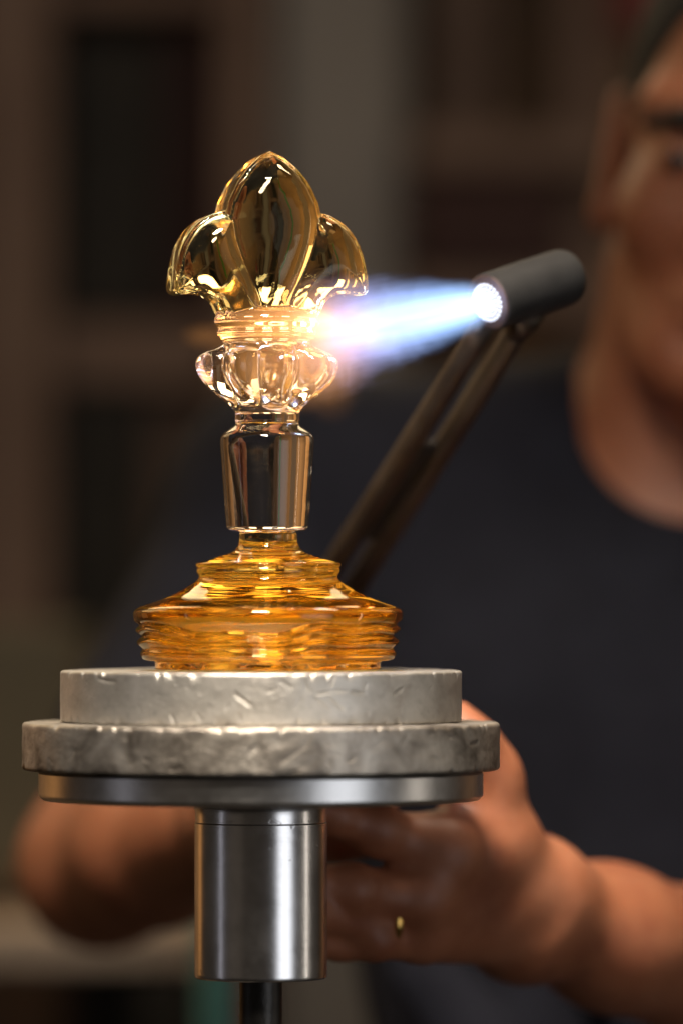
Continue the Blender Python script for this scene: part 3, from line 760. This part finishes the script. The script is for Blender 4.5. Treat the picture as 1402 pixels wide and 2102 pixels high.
veil = mth(nt, 'MULTIPLY', blob(loc(585, 664, -.014), (.031, .020, .0085), 1.2), 60.0)
halo = mth(nt, 'MULTIPLY', blob(loc(660, 690, -.008), (.030, .026, .030), 2.0), 26.0)
tail_l = mth(nt, 'MULTIPLY', blob(loc(425, 690, .0), (.014, .016, .008), 1.5), 9.0)
tail_r = mth(nt, 'MULTIPLY', blob(loc(680, 800, -.004), (.014, .014, .016), 1.5), 8.0)
bulb_glow = mth(nt, 'MULTIPLY', blob(loc(590, 745, -.030), (.036, .014, .026), 1.1), 27.0)  # glow added in front of the bulb to tint it peach
ns2 = noise(nt, 190, 3, 0.5, 0.5)
sm = mth(nt, 'ADD', mth(nt, 'ADD', mth(nt, 'ADD', hot, bulb_glow), veil), mth(nt, 'ADD', halo, mth(nt, 'ADD', tail_l, tail_r)))
nt.links.new(mth(nt, 'MULTIPLY', sm, mth(nt, 'MULTIPLY_ADD', ns2.outputs['Fac'], 1.2, .4)), em.inputs['Strength'])
em.inputs['Color'].default_value = (1.0, 0.40, 0.10, 1)
bm = bmesh.new(); bmesh.ops.create_icosphere(bm, subdivisions=4, radius=1.0)
bmesh.ops.transform(bm, matrix=Matrix.Diagonal((.062, .048, .045, 1)), verts=bm.verts)
fl2 = bm_obj('sodium_flare', bm, SM, None, True); fl2.location = tuple(fc0)
tag(fl2, 'orange glow of flame wrapping the hot glass collar, with glow added over the bulb', 'flame')
lp = bpy.data.lights.new('flare_light', 'POINT'); lp.energy = 0.05; lp.color = (1, .5, .15); lp.shadow_soft_size = .006
lo = bpy.data.objects.new('flare_light', lp); COL.objects.link(lo); lo.location = tuple(P(672, 664, -.02))

# ------------------------------------------------------------------ the glassworker
SKIN, nt, b = M_new('skin')
n = noise(nt, 20, 6, .65); r_ = ramp(nt, n.outputs['Fac'], [(.32, (.24, .074, .034)), (.5, (.33, .118, .056)), (.68, (.40, .155, .080))])
nt.links.new(r_.outputs['Color'], b.inputs['Base Color']); b.inputs['Roughness'].default_value = .5
b.inputs['Subsurface Weight'].default_value = .12; b.inputs['Subsurface Radius'].default_value = (.008, .003, .0015); b.inputs['Subsurface Scale'].default_value = .6
n2 = noise(nt, 700, 3, .6); bump(nt, n2.outputs['Fac'], .25, .0004, b)
SHIRT = rough_mat('charcoal_cotton', (.0115, .012, .0185), (.017, .018, .027), 30, .9, 0, .0006, .2)
TROUS = rough_mat('dark_trousers', (.012, .012, .014), (.02, .02, .022), 20, .9)
HAIR = rough_mat('dark_grey_hair', (.004, .0035, .003), (.012, .011, .010), 300, .85, 0, .001)
BROW = rough_mat('dark_brow_hair', (.012, .008, .006), (.02, .014, .01), 300, .7)
EYEW = rough_mat('eye_white', (.42, .36, .33), (.5, .45, .42), 40, .25, 0, 0)
IRIS = rough_mat('dark_iris', (.012, .008, .006), (.02, .012, .008), 40, .15, 0, 0)
LIP = rough_mat('lip_skin', (.30, .105, .075), (.36, .13, .095), 60, .45, 0, .0002)
SHOE = rough_mat('black_shoe', (.012, .012, .012), (.02, .02, .02), 30, .5)

YT = 0.53
bc = P(1425, 1300, YT)[0]                       # body centre line
shR = P(600, 1068, 0.56); shL = np.array([2 * bc - shR[0], 0.56, shR[2]])
per = empty('person', (bc, YT, 0), 'worker in a charcoal T-shirt leaning behind the turntable with both hands on it', 'person')

# head frame
HC = P(1573, 326, 0.46)
yaw, pit, rol = rad(-9), rad(7), rad(8)
Rz = np.array([[math.cos(yaw), -math.sin(yaw), 0], [math.sin(yaw), math.cos(yaw), 0], [0, 0, 1]])
Rx = np.array([[1, 0, 0], [0, math.cos(pit), -math.sin(pit)], [0, math.sin(pit), math.cos(pit)]])
Ry = np.array([[math.cos(rol), 0, math.sin(rol)], [0, 1, 0], [-math.sin(rol), 0, math.cos(rol)]])
HM = Ry @ Rz @ Rx
def hp_(x, y, z): return HC + HM @ (np.array([x, y, z]) * .001)
nb = hp_(0, 30, -75)
torso = SDF((bc - .36, .28, .86), (bc + .36, .80, 1.60), .004)
def torso_prims(s, g):
    s.ell((bc, .55, 1.25), (.165 + g, .115 + g, .21 + g), None, .05)
    s.ell((bc, .53, 1.36), (.185 + g, .105 + g, .10 + g), None, .05)
    s.ell((bc, .55, 1.03), (.160 + g, .115 + g, .16 + g), None, .05)
    for sx, sh in ((-1, shR), (1, shL)):
        s.cone((bc + sx * .045, .535, 1.468), (sh[0] - sx * .02, .55, sh[2] + .010), .048 + g, .046 + g, .04)
        s.ell(sh, (.052 + g, .056 + g, .058 + g), None, .04)
torso_prims(torso, 0.0)
nk0 = np.array([bc + .004, .535, 1.43]); 
torso.cone(nk0, nb, .066, .060, .03)
torso.cone((bc - .028, .50, 1.44), hp_(-52, 18, -60), .026, .022, .03)
head = SDF(HC - .19, HC + .19, .0022)
def hell(c, r, k=10, cut=False):
    fn = (head.cut_ell if cut else head.ell); fn(hp_(*c), tuple(x * .001 for x in r), HM, k * .001)
def hcone(a, b_, r1, r2, k=8): head.cone(hp_(*a), hp_(*b_), r1 * .001, r2 * .001, k * .001)
hell((0, 12, 38), (72, 94, 84), 5)
hell((0, -32, -30), (57, 64, 80), 30)
hell((0, -38, -82), (50, 48, 36), 25)
hell((0, -72, -104), (22, 18, 18), 25)
for s_ in (-1, 1):
    hcone((s_ * 50, 0, -50), (s_ * 27, -60, -98), 16, 15, 25)
    hell((s_ * 40, -58, -30), (23, 26, 20), 25)
    hcone((s_ * 50, -66, 22), (s_ * 8, -86, 17), 9, 10, 18)
hcone((0, -86, 8), (0, -110, -38), 8, 12, 14)
for s_ in (-1, 1):
    hell((s_ * 13, -99, -42), (9, 12, 9), 8)
    hell((s_ * 32, -98, -3), (18, 17, 12), 14, True)
    hell((s_ * 32, -74, 0), (14.6, 14.6, 14.6), 4)
    hell((s_ * 32, -93, -2), (12, 9, 3.2), 3, True)
hcone((-20, -86, -68), (20, -86, -68), 6, 6, 8); hell((0, -92, -67), (16, 7, 6), 8)
hell((0, -91, -78), (17, 8, 7), 8); hell((0, -99, -72.5), (26, 9, 1.8), 3, True)
hell((0, -88, -90), (20, 8, 5), 10, True)
for s_ in (-1, 1):
    hell((s_ * 77, 14, -6), (9, 18, 32), 6); hell((s_ * 85, 8, -2), (7, 11, 20), 5, True)
    hell((s_ * 78, 6, -36), (7, 9, 11), 6)
hcone((0, 24, -60), (0, 36, -150), 58, 60, 25)

# arms
armS = SDF((-.22, .02, 1.08), (bc + .34, .70, 1.52), .0026)
def chain(s, pts, k):
    for (a, ra), (b_, rb_) in zip(pts[:-1], pts[1:]): s.cone(a, b_, ra, rb_, k)
# his left arm (on the right of the picture)
elL = P(1790, 2130, .36)
wrL = P(1085, 1862, 0.141)
midL = elL * .62 + wrL * .38
chain(armS, [(shL, .052), (elL * .5 + shL * .5, .047), (elL, .040)], .02)
chain(armS, [(elL, .041), (midL + [0, 0, .004], .0385), (elL * .22 + wrL * .78, .029), (wrL, .0255)], .02)
armS.cone(P(1100, 1820, 0.136), P(1060, 1915, 0.141), .020, .021, .02)
# palm: metacarpals fan out from the wrist
mc = {'i': P(905, 1752, 0.082), 'm': P(862, 1846, 0.076), 'r': P(850, 1888, 0.084), 'p': P(865, 1924, 0.088)}
cb_ = {'i': P(1040, 1800, 0.124), 'm': P(1035, 1850, 0.124), 'r': P(1030, 1885, 0.126), 'p': P(1030, 1908, 0.129)}
for k_, r1, r2 in (('i', .0175, .0132), ('m', .0175, .0128), ('r', .0165, .0120), ('p', .015, .0108)):
    armS.cone(cb_[k_], mc[k_], r1, r2, .009)
FIN = {'i': [(mc['i'], .0125), (P(775, 1706, 0.066), .0112), (P(690, 1675, 0.054), .0092), (P(640, 1655, 0.050), .0078)],
       'm': [(mc['m'], .0122), (P(725, 1828, 0.058), .0108), (P(630, 1812, 0.050), .0094), (P(570, 1790, 0.045), .008)],
       'r': [(mc['r'], .0115), (P(735, 1888, 0.066), .0102), (P(640, 1874, 0.048), .0088), (P(585, 1858, 0.046), .0076)],
       'p': [(mc['p'], .0105), (P(770, 1930, 0.069), .0090), (P(700, 1938, 0.066), .0080), (P(650, 1936, 0.056), .0068)]}
for k_ in 'imrp': FIN[k_] = [FIN[k_][0]] + [(p_, r_ * .93) for p_, r_ in FIN[k_][1:]]
for k_ in 'imrp': chain(armS, FIN[k_], .003)
for k_ in 'imrp':
    for j in (0, 1): armS.ell(FIN[k_][j][0] + np.array([.0, -.003, .001]), tuple([FIN[k_][j][1] * 1.04] * 3), None, .005)
# thumb and its ball
chain(armS, [(P(1050, 1800, 0.121), .0195), (P(1002, 1705, 0.104), .0165), (P(992, 1615, 0.098), .0128), (P(968, 1535, 0.088), .0108), (P(934, 1476, 0.088), .0082)], .012)
armS.cone(P(1000, 1740, 0.111), mc['i'], .015, .012, .02)
armS.ell(P(1022, 1590, 0.096), (.0080, .0095, .0100), None, .012)
# his right arm (on the left, elbow out)
elR = P(212, 1776, .44); wrR = P(505, 1668, .235)
chain(armS, [(shR, .050), (elR * .5 + shR * .5, .045), (elR, .037)], .02)
chain(armS, [(elR, .038), (elR * .6 + wrR * .4, .036), (wrR, .026)], .02)
cR = P(560, 1655, .165)
for dx, dz in ((-22, -26), (-8, -8), (6, 10), (18, 30)):
    a_ = cR + np.array([dx * .0004, -.02, -dz * .00055]); armS.cone(wrR, a_, .020, .012, .016)
    b1 = a_ + np.array([.022, -.022, .004]); b2 = b1 + np.array([.022, -.012, .002]); 
    chain(armS, [(a_, .0115), (b1, .010), (b2, .0082)], .004)
tb_ = wrR + np.array([-.005, -.03, .018]); chain(armS, [(wrR, .018), (tb_, .014), (tb_ + [.004, -.028, .014], .011), (tb_ + [.012, -.05, .018], .0088)], .01)

Vs = []; Qs = []; Ns = []; off = 0
for s_ in (torso, head, armS):
    V, q, N = s_.mesh(); Vs.append(V); Qs.append(q + off); Ns.append(N); off += len(V)
V = np.vstack(Vs)
link('body', mesh_np('body', V, np.vstack(Qs), True, np.vstack(Ns)), SKIN, per)

# shirt: follows the torso a few millimetres out, open at the neck, short sleeves
sh = SDF((bc - .40, .24, .84), (bc + .40, .84, 1.62), .004)
torso_prims(sh, .009)
for sx, s0, e0 in ((-1, shR, elR), (1, shL, elL)):
    m_ = s0 * .32 + e0 * .68
    sh.cone(s0, m_, .058, .056, .03)
    # open cuff
    dd = (e0 - s0) / np.linalg.norm(e0 - s0); c_ = m_ + dd * .045
    sh.cut(lambda X, Y, Z: (c_[0] - X) * dd[0] + (c_[1] - Y) * dd[1] + (c_[2] - Z) * dd[2] + .03, c_ - .10, c_ + .10, .004)
fold = np.random.RandomState(3)
for i in range(9):
    a_ = np.array([bc + fold.uniform(-.16, .02), .425 + fold.uniform(-.01, .01), fold.uniform(1.05, 1.34)])
    b_2 = a_ + np.array([fold.uniform(.03, .12), .0, fold.uniform(-.12, -.02)])
    sh.cone(a_, b_2, .010, .004, .03)
def neck_cut(X, Y, Z):
    c0 = np.array([bc + .002, .505, 1.488]); a_ = 0.45
    x, y, z = X - c0[0], Y - c0[1], Z - c0[2]
    yy_ = y * math.cos(a_) - z * math.sin(a_) * 0.0; 
    return np.sqrt((x / .0625) ** 2 + (y / .115) ** 2 + (z / .062) ** 2) * .062 - .062
sh.cut(neck_cut, (bc - .10, .36, 1.40), (bc + .10, .68, 1.62), .004)
V, q, N = sh.mesh(); link('t_shirt', mesh_np('t_shirt', V, q, True, N), SHIRT, per)
# trousers and shoes
tr = SDF((bc - .26, .32, .06), (bc + .26, .80, 1.02), .008)
tr.ell((bc, .56, .93), (.175, .13, .11), None, .04)
for sx in (-1, 1): chain(tr, [((bc + sx * .09, .56, .90), .088), ((bc + sx * .11, .54, .50), .066), ((bc + sx * .12, .57, .10), .058)], .03)
V, q, N = tr.mesh(); link('trousers', mesh_np('trousers', V, q, True, N), TROUS, per)
for sx in (-1, 1):
    s2 = SDF((bc + sx * .125 - .08, .36, -.01), (bc + sx * .125 + .08, .70, .14), .006)
    s2.cone((bc + sx * .122, .60, .05), (bc + sx * .130, .44, .036), .046, .036, .02); s2.ell((bc + sx * .122, .59, .08), (.045, .05, .05), None, .02)
    V, q, N = s2.mesh(); link('shoe', mesh_np('shoe', V, q, True, N), SHOE, per)
# hair: close-cropped cap over the skull
hs = SDF(HC - .15, HC + np.array([.15, .18, .19]), .0025)
hs.ell(hp_(0, 13, 39), (.0745, .0970, .0870), HM, .004)
hs.cut_ell(hp_(0, -88, -8), (.074, .075, .098), HM, .004)
hs.cut_ell(hp_(0, -20, -82), (.11, .085, .085), HM, .006)
V, q, N = hs.mesh(); link('hair', mesh_np('hair', V, q, True, N), HAIR, per)
for s_ in (-1, 1):
    be = SDF(hp_(s_ * 32, -82, 20) - .035, hp_(s_ * 32, -82, 20) + .035, .0013)
    chain(be, [(hp_(s_ * 12, -94, 13), .0050), (hp_(s_ * 32, -92, 18), .0054), (hp_(s_ * 52, -78, 13), .0034)], .004)
    V, q, N = be.mesh(); link('eyebrow', mesh_np('eyebrow', V, q, True, N), BROW, per)
    bm = bmesh.new(); bmesh.ops.create_uvsphere(bm, u_segments=24, v_segments=16, radius=.0136)
    e = bm_obj('eye', bm, EYEW, None, True); e.location = hp_(s_ * 32, -73.2, -1); 
    e.parent = per; bpy.context.view_layer.update(); e.matrix_parent_inverse = per.matrix_world.inverted()
    bm = bmesh.new(); bmesh.ops.create_uvsphere(bm, u_segments=20, v_segments=12, radius=.0066); bmesh.ops.scale(bm, vec=(1, .45, 1), verts=bm.verts)
    i_ = bm_obj('iris', bm, IRIS, None, True); i_.location = hp_(s_ * 32 - 1.5, -84.8, -2.6)
    i_.parent = e; bpy.context.view_layer.update(); i_.matrix_parent_inverse = e.matrix_world.inverted()
ls = SDF(hp_(0, -90, -72) - .04, hp_(0, -90, -72) + .04, .0013)
ls.cone(hp_(-19, -88.5, -70), hp_(0, -94.5, -67), .004, .0058, .005); ls.cone(hp_(0, -94.5, -67), hp_(19, -88.5, -70), .0058, .004, .005)
ls.cone(hp_(-16, -89, -75), hp_(0, -94, -78), .004, .0068, .003); ls.cone(hp_(0, -94, -78), hp_(16, -89, -75), .0068, .004, .003)
V, q, N = ls.mesh(); link('lips', mesh_np('lips', V, q, True, N), LIP, per)
# ring on the ring finger
a_, b_2 = FIN['r'][0][0], FIN['r'][1][0]
rc = a_ * .42 + b_2 * .58; dv = (b_2 - a_) / np.linalg.norm(b_2 - a_)
bm = bmesh.new()
RINGM = rough_mat('gold_ring', (.75, .45, .12), (.85, .55, .18), 40, .2, 1.0, 0)
V = []; Fc = []
_, u_, v_ = frame_of(dv); dvv = Vector(dv)
for i in range(40):
    an = 2 * math.pi * i / 40; o_ = u_ * math.cos(an) + v_ * math.sin(an)
    for k_ in range(8):
        b2_ = 2 * math.pi * k_ / 8; V.append(tuple(Vector(rc) + o_ * (.0127 + .0011 * math.cos(b2_)) + dvv * (.0022 * math.sin(b2_))))
for i in range(40):
    for k_ in range(8): Fc.append((i * 8 + k_, ((i + 1) % 40) * 8 + k_, ((i + 1) % 40) * 8 + (k_ + 1) % 8, i * 8 + (k_ + 1) % 8))
tag(link('finger_ring', mesh_np('finger_ring', V, Fc), RINGM), 'gold ring on the finger behind the steel hub', 'ring')
bm.free()
